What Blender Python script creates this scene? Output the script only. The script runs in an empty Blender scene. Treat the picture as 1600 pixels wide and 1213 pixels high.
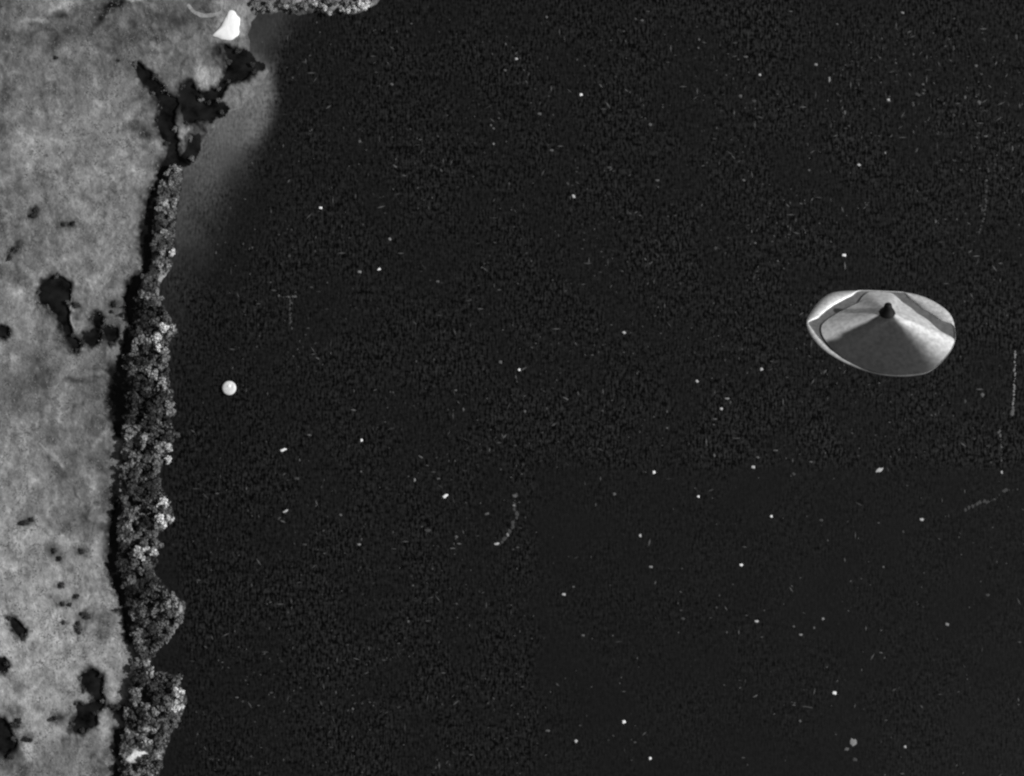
import bpy, bmesh, math, random
import numpy as np
from mathutils import Vector, Matrix

# ---------------------------------------------------------------- camera, sky, sun, exposure
scene = bpy.context.scene
COL = scene.collection
PX = 0.25                      # metres of lake surface per photograph pixel
CAM_H = 1200.0
W0, H0 = 1600, 1213
SUN_EL, SUN_AZ = math.radians(38), math.radians(6)      # azimuth measured from +X (right) towards +Y (up)

cam_d = bpy.data.cameras.new('camera')
cam = bpy.data.objects.new('camera', cam_d); COL.objects.link(cam)
cam.location = (0, 0, CAM_H); cam.rotation_euler = (0, 0, 0)
cam_d.sensor_width = 36.0
cam_d.lens = 36.0 * CAM_H / (W0 * PX)
cam_d.clip_start = 1.0; cam_d.clip_end = 20000.0
scene.camera = cam

world = bpy.data.worlds.new("World"); scene.world = world; world.use_nodes = True
wn, wl = world.node_tree.nodes, world.node_tree.links
for n in list(wn): wn.remove(n)
wo = wn.new('ShaderNodeOutputWorld'); bg = wn.new('ShaderNodeBackground')
sky = wn.new('ShaderNodeTexSky'); sky.sky_type = 'NISHITA'; sky.sun_disc = False
sky.sun_elevation = SUN_EL; sky.sun_rotation = math.radians(90) - SUN_AZ
bw = wn.new('ShaderNodeRGBToBW')               # black-and-white film
wl.new(sky.outputs[0], bw.inputs[0]); wl.new(bw.outputs[0], bg.inputs[0]); wl.new(bg.outputs[0], wo.inputs[0])
bg.inputs[1].default_value = 0.055

sd = bpy.data.lights.new('sun', 'SUN'); sun = bpy.data.objects.new('sun', sd); COL.objects.link(sun)
sd.energy = 4.1; sd.angle = math.radians(0.6); sd.color = (1, 1, 1)
SUN = Vector((math.cos(SUN_EL)*math.cos(SUN_AZ), math.cos(SUN_EL)*math.sin(SUN_AZ), math.sin(SUN_EL)))
sun.rotation_euler = SUN.to_track_quat('Z', 'Y').to_euler()
sun.location = SUN * 800

vs = scene.view_settings
vs.view_transform = 'Standard'; vs.look = 'None'; vs.gamma = 1.0; vs.exposure = 0.0; vs.use_curve_mapping = False
scene.render.engine = 'CYCLES'
scene.cycles.filter_width = 2.4                 # the photograph is soft
scene.cycles.max_bounces = 4
scene.cycles.sample_clamp_indirect = 2.0

R = random.Random(7)
rng = np.random.default_rng(11)

# ---------------------------------------------------------------- helpers
def wx(px): return (px - W0/2) * PX
def wy(py): return (H0/2 - py) * PX
def lin(v):
    v = np.asarray(v, float)/255.0
    return np.where(v <= 0.04045, v/12.92, ((v+0.055)/1.055)**2.4)
LIGHT = 0.92           # what a horizontal white surface sends back under this sun and sky

def link(name, me, mat=None, parent=None):
    o = bpy.data.objects.new(name, me); COL.objects.link(o)
    if mat and not len(me.materials): me.materials.append(mat)
    if parent: o.parent = parent
    return o
def tag(o, label=None, cat=None, group=None, kind=None):
    for k, v in (('label', label), ('category', cat), ('group', group), ('kind', kind)):
        if v: o[k] = v
    return o
def empty(name, loc, rz=0):
    o = bpy.data.objects.new(name, None); COL.objects.link(o); o.location = loc; o.rotation_euler.z = rz
    o.empty_display_size = .5
    return o
def mesh_np(name, verts, faces, smooth=False):
    me = bpy.data.meshes.new(name)
    verts = np.asarray(verts, dtype=np.float32); faces = np.asarray(faces, dtype=np.int32)
    me.vertices.add(len(verts)); me.vertices.foreach_set('co', verts.ravel())
    k = faces.shape[1]
    me.loops.add(faces.size); me.loops.foreach_set('vertex_index', faces.ravel())
    me.polygons.add(len(faces)); me.polygons.foreach_set('loop_start', np.arange(0, faces.size, k, dtype=np.int32))
    me.update(calc_edges=True)
    me.polygons.foreach_set('use_smooth', np.full(len(faces), smooth))
    return me
def attr(me, name, vals):
    a = me.attributes.new(name, 'FLOAT', 'POINT'); a.data.foreach_set('value', np.asarray(vals, dtype=np.float32))

# lattice value noise, in numpy
def _hash(ix, iy, seed):
    h = (ix.astype(np.int64)*374761393 + iy.astype(np.int64)*668265263 + seed*974711) & 0x7fffffff
    h = ((h ^ (h >> 13)) * 1274126177) & 0x7fffffff
    return ((h ^ (h >> 16)) & 0xffff) / 65535.0
def vnoise(x, y, seed=0):
    x = np.asarray(x, float); y = np.asarray(y, float)
    ix = np.floor(x); iy = np.floor(y); fx = x-ix; fy = y-iy
    fx = fx*fx*(3-2*fx); fy = fy*fy*(3-2*fy); ix = ix.astype(np.int64); iy = iy.astype(np.int64)
    a = _hash(ix, iy, seed); b = _hash(ix+1, iy, seed); c = _hash(ix, iy+1, seed); d = _hash(ix+1, iy+1, seed)
    return (a*(1-fx)+b*fx)*(1-fy) + (c*(1-fx)+d*fx)*fy
def fbm(x, y, octv=4, seed=0):
    s = 0; a = 1; t = 0
    for o in range(octv):
        s = s + a*(vnoise(x*2**o, y*2**o, seed+o*17)-.5)*2; t += a; a *= .55
    return s/t
def sdist(px, py, poly):
    """signed distance (positive inside), photograph pixels"""
    P = np.asarray(poly, float); Q = np.roll(P, -1, 0)
    px = np.asarray(px, float); py = np.asarray(py, float)
    best = np.full(px.shape, 1e18); inside = np.zeros(px.shape, bool)
    for (ax, ay), (bx, by) in zip(P, Q):
        dx, dy = bx-ax, by-ay; L = dx*dx+dy*dy
        if L == 0: continue
        t = np.clip(((px-ax)*dx+(py-ay)*dy)/L, 0, 1)
        best = np.minimum(best, (px-ax-t*dx)**2+(py-ay-t*dy)**2)
        if ay != by:
            c = ((ay > py) != (by > py)) & (px < (bx-ax)*(py-ay)/(by-ay)+ax)
            inside ^= c
    d = np.sqrt(best)
    return np.where(inside, d, -d)
def sstep(a, b, x):
    t = np.clip((x-a)/(b-a), 0, 1); return t*t*(3-2*t)

# ---------------------------------------------------------------- materials
def new_mat(name):
    m = bpy.data.materials.new(name); m.use_nodes = True
    nt = m.node_tree; b = nt.nodes['Principled BSDF']
    return m, nt, b
def grey(v): return (v, v, v, 1)
def simple_mat(name, v, rough=.9, metal=0.0, spec=.3, vary=0.25, scale=3.0):
    m, nt, b = new_mat(name)
    tc = nt.nodes.new('ShaderNodeTexCoord'); n = nt.nodes.new('ShaderNodeTexNoise')
    n.inputs['Scale'].default_value = scale; n.inputs['Detail'].default_value = 4
    nt.links.new(tc.outputs['Object'], n.inputs['Vector'])
    r = nt.nodes.new('ShaderNodeMapRange')
    r.inputs['From Min'].default_value = .3; r.inputs['From Max'].default_value = .7
    r.inputs['To Min'].default_value = v*(1-vary); r.inputs['To Max'].default_value = v*(1+vary)
    nt.links.new(n.outputs[0], r.inputs[0]); nt.links.new(r.outputs[0], b.inputs['Base Color'])
    b.inputs['Roughness'].default_value = rough; b.inputs['Metallic'].default_value = metal
    b.inputs['Specular IOR Level'].default_value = spec
    return m
def leaf_mat(name, v):
    m, nt, b = new_mat(name)
    g = nt.nodes.new('ShaderNodeNewGeometry'); oi = nt.nodes.new('ShaderNodeObjectInfo')
    r = nt.nodes.new('ShaderNodeMapRange'); r.inputs['To Min'].default_value = v*.3; r.inputs['To Max'].default_value = v*1.9
    nt.links.new(g.outputs['Random Per Island'], r.inputs[0])
    r2 = nt.nodes.new('ShaderNodeMapRange'); r2.inputs['To Min'].default_value = .5; r2.inputs['To Max'].default_value = 1.45
    nt.links.new(oi.outputs['Random'], r2.inputs[0])
    mu = nt.nodes.new('ShaderNodeMath'); mu.operation = 'MULTIPLY'
    nt.links.new(r.outputs[0], mu.inputs[0]); nt.links.new(r2.outputs[0], mu.inputs[1])
    nt.links.new(mu.outputs[0], b.inputs['Base Color'])
    b.inputs['Roughness'].default_value = .7; b.inputs['Specular IOR Level'].default_value = .25
    return m
M_LEAF = {'dark': leaf_mat('leaves_dark', .03), 'mid': leaf_mat('leaves_mid', .1), 'light': leaf_mat('leaves_light', .18), 'pale': leaf_mat('leaves_pale', .42)}
M_BARK = simple_mat('bark', .12, scale=8)
M_POND = simple_mat('peat_black_pond_water', .0085, rough=.15, spec=.3, vary=1.0, scale=.22)
M_TRACK = simple_mat('pale_dirt_track', .28, scale=1.2)
M_WHITE = simple_mat('white_bare_ground', .93, scale=.6, vary=.03)
M_FOAM = [simple_mat('foam_%s' % n, v, scale=5, vary=.12) for n, v in (('thin', .05), ('light', .1), ('medium', .22), ('dense', .45), ('white', .85))]

# terrain: per-vertex ground tone (what grows or lies there, plus painted glow and shade) x procedural mottling, and fine relief
def ground_mat():
    m, nt, b = new_mat('pasture_and_soil'); L = nt.links; N = nt.nodes
    at = N.new('ShaderNodeAttribute'); at.attribute_name = 'tone'
    ge = N.new('ShaderNodeNewGeometry')
    mp = N.new('ShaderNodeMapping'); mp.inputs['Scale'].default_value = (1, .7, 1)
    L.new(ge.outputs['Position'], mp.inputs[0])
    prev = at.outputs['Fac']
    for sc, det, a in ((.9, 5, .26), (.22, 5, .16), (2.6, 2, .2)):
        n = N.new('ShaderNodeTexNoise'); n.inputs['Scale'].default_value = sc; n.inputs['Detail'].default_value = det
        n.inputs['Roughness'].default_value = .65
        L.new(mp.outputs[0], n.inputs['Vector'])
        r = N.new('ShaderNodeMapRange'); r.inputs['From Min'].default_value = .3; r.inputs['From Max'].default_value = .7
        r.inputs['To Min'].default_value = 1-a; r.inputs['To Max'].default_value = 1+a; r.clamp = False
        L.new(n.outputs[0], r.inputs[0])
        mu = N.new('ShaderNodeMath'); mu.operation = 'MULTIPLY'; L.new(prev, mu.inputs[0]); L.new(r.outputs[0], mu.inputs[1]); prev = mu.outputs[0]
    L.new(prev, b.inputs['Base Color'])
    n = N.new('ShaderNodeTexNoise'); n.inputs['Scale'].default_value = 1.3; n.inputs['Detail'].default_value = 6
    L.new(ge.outputs['Position'], n.inputs['Vector'])
    bp = N.new('ShaderNodeBump'); bp.inputs['Strength'].default_value = .6; bp.inputs['Distance'].default_value = .5
    L.new(n.outputs[0], bp.inputs['Height']); L.new(bp.outputs[0], b.inputs['Normal'])
    b.inputs['Roughness'].default_value = .95; b.inputs['Specular IOR Level'].default_value = .1
    return m
M_GROUND = ground_mat()

# lake: dark water, silt where the attribute says, wind-ruffled flecks less where it is calm
def lake_mat():
    m, nt, b = new_mat('dark_lake_water'); L = nt.links; N = nt.nodes
    silt = N.new('ShaderNodeAttribute'); silt.attribute_name = 'silt'
    calm = N.new('ShaderNodeAttribute'); calm.attribute_name = 'ruffle'
    ge = N.new('ShaderNodeNewGeometry')
    def noise(sx, sy, det, rough=.6):
        mp = N.new('ShaderNodeMapping'); mp.inputs['Scale'].default_value = (sx, sy, 1)
        L.new(ge.outputs['Position'], mp.inputs[0])
        n = N.new('ShaderNodeTexNoise'); n.inputs['Scale'].default_value = 1; n.inputs['Detail'].default_value = det
        n.inputs['Roughness'].default_value = rough
        L.new(mp.outputs[0], n.inputs['Vector']); return n.outputs[0]
    def mrange(s, a, b_, c, d, clamp=True):
        r = N.new('ShaderNodeMapRange'); r.clamp = clamp
        for k, v in (('From Min', a), ('From Max', b_), ('To Min', c), ('To Max', d)): r.inputs[k].default_value = v
        L.new(s, r.inputs[0]); return r.outputs[0]
    def op(o, x, y):
        q = N.new('ShaderNodeMath'); q.operation = o
        for i, v in enumerate((x, y)):
            if isinstance(v, (int, float)): q.inputs[i].default_value = v
            else: L.new(v, q.inputs[i])
        return q.outputs[0]
    # fine grain, drawn out a little down the picture as in the photograph
    g1 = mrange(noise(1.1, .55, 2), .34, .66, -1, 1)
    g2 = mrange(noise(.6, .9, 3), .34, .66, -1, 1)
    g3 = mrange(noise(.05, .05, 3), .3, .7, -1, 1)
    g4 = mrange(noise(1.5, .22, 1), .36, .64, -1, 1)
    patch = mrange(noise(.035, .03, 2), .4, .6, .5, 1.3)
    grain = op('ADD', op('ADD', op('MULTIPLY', g1, .95), op('MULTIPLY', g2, .6)), op('MULTIPLY', g4, .55))
    grain = op('MULTIPLY', grain, patch)
    grain = op('MULTIPLY', grain, calm.outputs['Fac'])
    grain = op('ADD', grain, op('MULTIPLY', g3, .07))
    # sparse brighter flecks of floating matter
    sp = mrange(noise(.75, .6, 1), .685, .77, 0, 1)
    sp = op('MULTIPLY', op('MULTIPLY', sp, calm.outputs['Fac']), .022)
    base = op('MULTIPLY', silt.outputs['Fac'], op('MAXIMUM', op('ADD', grain, 1), .15))
    col = op('ADD', base, sp)
    L.new(col, b.inputs['Base Color'])
    h = noise(.8, .8, 5)
    bp = N.new('ShaderNodeBump'); bp.inputs['Strength'].default_value = .12; bp.inputs['Distance'].default_value = .3
    L.new(h, bp.inputs['Height']); L.new(bp.outputs[0], b.inputs['Normal'])
    b.inputs['Roughness'].default_value = .22; b.inputs['IOR'].default_value = 1.33
    b.inputs['Specular IOR Level'].default_value = .3
    return m
M_LAKE = lake_mat()

# ---------------------------------------------------------------- the shape of the land, in photograph pixels
LAND = [(2600, -2400), (1200, -500), (760, -70), (600, -6), (588, 8), (575, 14), (560, 22), (530, 21), (515, 26), (502, 15), (482, 21), (465, 25), (440, 19),
        (425, 22), (405, 20), (394, 36), (388, 60), (390, 82), (402, 97), (416, 103), (420, 112), (412, 128), (398, 150), (378, 168), (352, 178), (336, 195),
        (318, 215), (305, 235), (292, 250), (286, 270), (283, 300), (277, 330), (273, 380), (270, 418), (262, 426), (250, 445), (249, 465), (258, 485),
        (275, 503), (280, 518), (268, 535), (265, 560), (265, 590), (271, 610), (270, 650), (271, 690), (268, 716), (255, 722), (251, 760), (268, 783), (273, 802), (270, 820),
        (249, 833), (245, 870), (240, 890), (258, 915), (275, 930), (291, 943), (288, 962), (272, 988), (252, 1012), (232, 1032), (236, 1046), (262, 1050),
        (280, 1062), (294, 1095), (286, 1115), (270, 1145), (257, 1175), (250, 1213), (230, 1320), (150, 1600), (-300, 3200), (-1500, 9000), (-9000, 9000), (-9000, -9000), (4000, -9000)]
def crop(pts, ox, oy, s=3.4652): return [(ox+x/s, oy+y/s) for x, y in pts]
PONDS = [
    crop([(728, 350), (765, 352), (800, 385), (842, 420), (880, 478), (872, 545), (832, 512), (790, 462), (752, 415)], 0, 0),
    crop([(990, 468), (1030, 440), (1062, 478), (1092, 540), (1082, 622), (1052, 662), (1010, 672), (985, 602), (975, 530)], 0, 0),
    crop([(1088, 530), (1145, 492), (1182, 486), (1212, 430), (1238, 330), (1215, 255), (1290, 276), (1345, 300), (1375, 350), (1420, 362), (1380, 392), (1322, 432), (1240, 447), (1204, 490), (1188, 550), (1222, 590), (1204, 618), (1160, 602), (1130, 562)], 0, 0),
    crop([(850, 652), (880, 610), (942, 630), (950, 700), (966, 800), (942, 836), (908, 782), (868, 722)], 0, 0),
    crop([(1030, 750), (1066, 740), (1072, 800), (1042, 862), (1008, 852), (1015, 800)], 0, 0),
    crop([(212, 540), (240, 480), (310, 455), (384, 500), (374, 600), (372, 700), (400, 780), (434, 832), (420, 866), (380, 842), (338, 742), (310, 662), (260, 624), (218, 602)], 0, 300),
    crop([(500, 682), (530, 652), (558, 690), (552, 750), (542, 802), (490, 834), (448, 812), (458, 770), (520, 740)], 0, 300),
    crop([(560, 728), (640, 738), (642, 782), (610, 824), (578, 790)], 0, 300),
    crop([(52, 352), (82, 356), (142, 430), (132, 464), (100, 454), (60, 402)], 0, 863),
    crop([(-60, 590), (-20, 572), (25, 578), (42, 600), (44, 630), (20, 648), (-60, 650)], 0, 863),
    crop([(435, 680), (490, 622), (552, 660), (552, 740), (564, 800), (552, 832), (522, 872), (522, 922), (450, 972), (388, 962), (390, 930), (422, 880), (414, 820), (470, 830), (502, 800), (502, 762), (460, 742)], 0, 863),
    crop([(-80, 895), (28, 905), (60, 960), (84, 1010), (82, 1062), (30, 1075), (-80, 1062)], 0, 863),
    crop([(-60, 722), (20, 726), (52, 752), (44, 786), (-60, 792)], 0, 300),
]
# the creek, from the ponds to the lake-side wood
CREEK = [(272, 236, 11), (258, 262, 10), (248, 290, 11), (238, 318, 12), (232, 345, 15), (228, 375, 16), (230, 405, 16), (232, 428, 14)]
def creek_poly():
    Lp, Rp = [], []
    for i, (x, y, w) in enumerate(CREEK):
        a = CREEK[max(i-1, 0)]; b = CREEK[min(i+1, len(CREEK)-1)]
        dx, dy = b[0]-a[0], b[1]-a[1]; l = math.hypot(dx, dy); nx, ny = -dy/l, dx/l
        Lp.append((x+nx*w/2, y+ny*w/2)); Rp.append((x-nx*w/2, y-ny*w/2))
    return Lp + Rp[::-1]
EDGE = [(425, 224, 240), (440, 202, 222), (470, 198, 214), (508, 203, 218), (530, 197, 210), (560, 190, 203), (585, 173, 200), (620, 170, 202), (655, 174, 198), (680, 186, 196), (700, 188, 196), (740, 187, 194),
        (780, 185, 193), (808, 178, 192), (840, 171, 190), (880, 170, 187), (905, 174, 191), (928, 186, 203), (960, 195, 211), (1000, 199, 211), (1030, 204, 214), (1062, 206, 214), (1090, 200, 208), (1110, 184, 197),
        (1140, 180, 198), (1180, 182, 193), (1240, 176, 188)]
BRIDGE = [crop([(860, 500), (960, 540), (945, 640), (870, 640), (880, 570)], 0, 0), crop([(1040, 560), (1095, 500), (1150, 520), (1140, 600), (1070, 640)], 0, 0), crop([(930, 820), (985, 850), (1030, 840), (1020, 880), (940, 900)], 0, 0),
          crop([(1075, 590), (1170, 600), (1140, 650), (1080, 660)], 0, 0)]
PONDS += BRIDGE
PONDS.append(creek_poly()); 
for y0, y1 in ((425, 690), (780, 1010), (1130, 1240)):
    E_ = [e for e in EDGE if y0 <= e[0] <= y1]; PONDS.append([(a, y) for y, a, b in E_]+[(b, y) for y, a, b in E_[::-1]])
NP = 13

LEFT = np.array([(262, 266), (300, 252), (340, 245), (400, 241), (425, 238), (445, 223), (480, 216), (520, 214), (560, 206), (600, 203), (640, 200), (680, 198), (740, 195), (800, 194), (880, 190),
                 (910, 194), (940, 207), (1000, 213), (1050, 215), (1085, 208), (1110, 199), (1140, 199), (1180, 195), (1240, 190)], float)
TONE_X = np.array([-200, 0, 50, 100, 150, 200, 250, 300, 350, 420])
TONE_ROWS = [
 (-100, [95, 100, 110, 120, 90, 90, 95, 105, 110, 85]),
 (0,   [95, 95, 118, 132, 88, 84, 92, 108, 122, 80]),
 (50,  [95, 98, 100, 84, 88, 84, 88, 92, 96, 62]),
 (100, [95, 95, 100, 112, 104, 100, 112, 106, 96, 90]),
 (150, [105, 102, 108, 108, 112, 112, 96, 120, 112, 112]),
 (200, [115, 112, 122, 124, 128, 124, 100, 112, 106, 105]),
 (250, [120, 122, 134, 130, 126, 128, 116, 95, 85, 80]),
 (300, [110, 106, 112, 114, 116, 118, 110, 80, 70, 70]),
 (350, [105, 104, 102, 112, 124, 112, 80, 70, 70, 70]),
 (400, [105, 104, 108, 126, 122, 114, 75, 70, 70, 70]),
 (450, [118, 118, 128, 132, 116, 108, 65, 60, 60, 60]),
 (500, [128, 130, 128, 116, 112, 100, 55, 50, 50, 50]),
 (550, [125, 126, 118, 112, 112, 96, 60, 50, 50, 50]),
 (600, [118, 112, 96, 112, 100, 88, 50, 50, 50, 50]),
 (650, [118, 114, 104, 108, 98, 90, 50, 50, 50, 50]),
 (700, [130, 130, 128, 104, 102, 90, 50, 50, 50, 50]),
 (750, [136, 136, 134, 114, 112, 92, 50, 50, 50, 50]),
 (800, [142, 142, 124, 110, 106, 80, 50, 50, 50, 50]),
 (850, [146, 146, 150, 122, 128, 92, 50, 50, 50, 50]),
 (900, [148, 150, 148, 134, 136, 110, 55, 50, 50, 50]),
 (950, [145, 144, 150, 146, 138, 126, 60, 50, 50, 50]),
 (1000, [150, 150, 152, 148, 132, 138, 60, 60, 60, 60]),
 (1050, [154, 156, 148, 148, 132, 142, 60, 60, 60, 60]),
 (1100, [140, 140, 150, 144, 148, 112, 70, 60, 60, 60]),
 (1150, [100, 78, 150, 130, 118, 120, 80, 60, 60, 60]),
 (1213, [100, 92, 128, 102, 110, 105, 80, 60, 60, 60]),
 (1320, [110, 110, 120, 110, 110, 100, 80, 60, 60, 60])]
# darker and lighter growth, and a painted glow: x, y, half-width, half-height, angle, tone change (8-bit)
BLOTS = []
def bl(ox, oy, items, s=3.4652):
    for x, y, a, b, ang, d in items: BLOTS.append((ox+x/s, oy+y/s, a/s, b/s, ang, d))
bl(0, 0, [(350, 40, 130, 22, -20, 38), (210, 115, 120, 14, -5, 45), (120, 150, 70, 20, 0, 18), (300, 100, 45, 25, 0, -40), (340, 80, 40, 25, 20, -45), (290, 250, 60, 28, -50, -42),
          (560, 90, 70, 22, -50, -55), (640, 20, 90, 22, -20, -60), (730, 8, 60, 12, 0, 85), (820, 40, 60, 14, 20, 35), (100, 200, 90, 30, 0, -14), (420, 180, 70, 30, 0, -20),
          (450, 270, 110, 45, 0, 20), (560, 260, 60, 18, 25, -22), (650, 330, 20, 14, 0, -30), (310, 315, 20, 18, 0, -30), (1010, 110, 110, 30, 0, -14), (900, 120, 130, 60, 0, -14),
          (1100, 30, 80, 30, -15, -25), (1180, 20, 50, 16, 0, 40), (1000, 240, 80, 70, 0, 12), (870, 260, 12, 60, 0, 25), (970, 300, 60, 60, 0, -10), (1130, 420, 70, 80, 0, 48),
          (1080, 350, 20, 90, 0, 24), (1180, 310, 40, 60, 0, -34), (1200, 260, 50, 26, 0, -30), (940, 430, 60, 40, 0, 10), (900, 510, 60, 60, 30, -40), (920, 570, 60, 50, 0, -55),
          (1030, 690, 90, 30, -30, 22), (960, 760, 40, 60, 0, 42), (760, 560, 90, 22, -30, 20), (690, 640, 60, 16, -40, 30), (640, 690, 26, 26, 0, 34), (540, 560, 24, 40, -30, 22),
          (760, 700, 80, 30, 20, -46), (800, 740, 60, 24, 0, -38), (1090, 690, 60, 22, 0, -45), (1130, 640, 50, 34, 0, -50), (1130, 740, 50, 20, 0, -35), (750, 930, 34, 18, 0, 42),
          (880, 760, 26, 40, 0, 20), (170, 800, 120, 60, 0, 14), (40, 500, 60, 50, 0, -16), (80, 440, 30, 20, 0, -20), (200, 1130, 30, 28, 0, -58), (30, 1040, 50, 24, 0, -32),
          (460, 1070, 60, 16, 20, -20), (370, 910, 60, 30, -10, -12), (1000, 1000, 40, 40, 0, -20), (880, 900, 30, 70, -15, -60), (1300, 500, 110, 60, -20, 14), (1250, 640, 80, 30, 0, -8),
          (940, 840, 40, 22, 0, -40), (960, 870, 40, 20, 0, -25), (590, 840, 60, 60, 0, -10), (300, 760, 40, 12, 20, 16)])
bl(0, 0, [(1250, 150, 120, 110, 0, 34), (1500, 30, 60, 24, 0, 60), (1640, 20, 50, 20, 0, 60), (1820, 30, 60, 22, -15, 80), (1990, 20, 60, 24, -15, 90)])  # first blot paints the white outcrop's glow onto the ground
bl(0, 300, [(195, 110, 28, 34, 0, -52), (375, 180, 46, 14, 10, -48), (90, 310, 40, 30, -40, -52), (60, 350, 12, 36, 0, -40), (20, 190, 20, 20, 0, -30), (600, 210, 14, 60, -15, 26),
            (300, 380, 90, 22, -20, 16), (470, 150, 60, 30, 0, 8), (690, 140, 60, 60, 0, -8), (660, 260, 60, 60, 0, 8), (420, 610, 26, 24, 0, -66), (430, 680, 26, 50, 0, -30), (390, 640, 9, 70, 0, 52),
            (395, 720, 10, 40, -10, 26), (620, 610, 40, 34, 0, -40), (460, 740, 60, 26, 40, 22), (680, 800, 22, 70, -35, 36), (600, 860, 16, 70, 25, 34), (690, 700, 30, 40, 0, 30), (560, 900, 40, 60, 0, -22),
            (430, 1020, 90, 18, 4, -46), (400, 930, 50, 50, 0, 24), (520, 950, 110, 30, 0, -16), (620, 940, 40, 30, 0, -28), (230, 920, 50, 120, 0, -22), (250, 1010, 60, 60, 0, -12), (50, 1000, 24, 30, 0, -20),
            (600, 500, 24, 22, 0, -18), (120, 490, 40, 30, 0, -20), (90, 440, 60, 40, 0, -16), (250, 660, 40, 20, 0, -22), (40, 600, 60, 120, 0, 10), (210, 740, 20, 30, 0, -18), (590, 760, 70, 50, 0, -22),
            (880, 460, 22, 56, 35, 70), (855, 560, 10, 40, 0, 60), (780, 410, 24, 16, 0, 55), (790, 540, 40, 16, 20, 46), (680, 330, 30, 60, 0, 12)])
bl(0, 600, [(325, 120, 18, 80, 0, 40), (300, 240, 80, 60, 0, -22), (240, 360, 40, 18, 30, 34), (320, 410, 70, 14, 50, 34), (300, 450, 50, 30, 0, -20), (330, 500, 30, 50, 0, -24), (545, 450, 26, 24, 0, -30),
            (270, 400, 12, 12, 0, -34), (590, 300, 60, 70, 0, 12), (640, 320, 22, 40, 0, 40), (500, 560, 26, 60, 10, 26), (410, 620, 30, 60, 0, -20), (180, 530, 20, 30, 0, 22), (155, 745, 44, 24, -15, -62),
            (420, 730, 90, 50, 0, -20), (400, 800, 90, 40, 10, -26), (340, 840, 50, 30, 30, 34), (290, 900, 40, 50, 20, -36), (450, 905, 50, 26, 0, -50), (330, 950, 30, 30, 0, -40), (420, 860, 60, 16, 0, 18),
            (510, 890, 30, 40, 0, 22), (600, 760, 60, 30, -20, -34), (560, 780, 40, 30, 0, -20), (245, 860, 10, 80, 0, 16), (80, 930, 60, 30, 0, -14), (560, 640, 80, 40, 0, -14), (340, 1090, 30, 22, 0, -42),
            (395, 1000, 20, 20, 0, -30), (460, 1110, 40, 30, 0, -20), (480, 1060, 16, 14, 0, -30), (350, 1190, 50, 22, 10, -46), (420, 1160, 40, 30, -50, -34), (280, 1150, 30, 20, 0, -20), (560, 1130, 60, 60, 0, 12)])
bl(0, 863, [(465, 340, 36, 32, 0, -62), (430, 400, 22, 50, 0, -62), (350, 380, 30, 12, 0, -48), (560, 380, 60, 70, 0, -34), (550, 440, 50, 30, 0, -28), (600, 520, 50, 26, 0, -20), (200, 500, 44, 24, 15, -30),
            (250, 520, 30, 20, 0, -16), (100, 700, 90, 26, 35, -24), (100, 740, 40, 40, 0, -18), (230, 840, 60, 24, 10, -42), (310, 895, 46, 34, -15, -54), (90, 860, 60, 40, 0, -54), (100, 930, 40, 40, 0, -66),
            (60, 1080, 90, 60, 0, -48), (150, 1000, 50, 30, 0, -46), (150, 1080, 26, 60, 0, 50), (300, 1080, 110, 70, 0, -20), (540, 1060, 60, 60, 0, -22), (470, 930, 60, 20, 0, -20), (540, 1180, 60, 30, 0, -30),
            (600, 780, 40, 30, 0, 12), (560, 880, 40, 60, 0, 22), (570, 970, 40, 40, 0, 22), (640, 840, 60, 34, 0, -66), (380, 620, 40, 16, 0, -16), (350, 690, 50, 30, 0, -14), (20, 340, 30, 30, 0, 26),
            (60, 560, 50, 80, 0, 14), (980, 310, 22, 50, 20, 100), (950, 400, 26, 60, 25, 90), (800, 960, 70, 18, -10, 110), (900, 950, 22, 50, 30, 80), (740, 1100, 60, 34, -25, 135),
            (800, 1060, 30, 50, 30, 110), (680, 1000, 46, 90, 0, -20), (860, 1090, 18, 60, 10, 60), (820, 590, 70, 12, -32, 60), (200, 1150, 60, 40, 0, -14), (30, 1190, 50, 16, 0, 20)])

def base_height(px, py):
    return 2.0 + .5*fbm(px/90.0, py/90.0, 3, 5) + .3*fbm(px/14.0, py/14.0, 4, 9)
def jitter(px, py, a=4.2, s=6.5):
    return px + a*fbm(px/s, py/s, 2, 31), py + a*fbm(px/s, py/s, 2, 57)
def height(px, py):
    qx, qy = jitter(px, py, 3.2, 9.0)
    d = sdist(qx, qy, LAND)*PX
    h = np.where(d > 0, sstep(0, 5.0, d)*base_height(px, py)+.15*np.minimum(d, 1.0), -np.minimum(-d*.5, 4.0)-.02)
    jx, jy = jitter(px, py)
    for P in PONDS:
        P = np.asarray(P); lo = P.min(0)-12; hi = P.max(0)+12
        k = (px > lo[0]) & (px < hi[0]) & (py > lo[1]) & (py < hi[1])
        if not k.any(): continue
        dd = sdist(jx[k], jy[k], P)
        h[k] -= sstep(-3.4, 2.2, dd)*1.75
    return h
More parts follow.
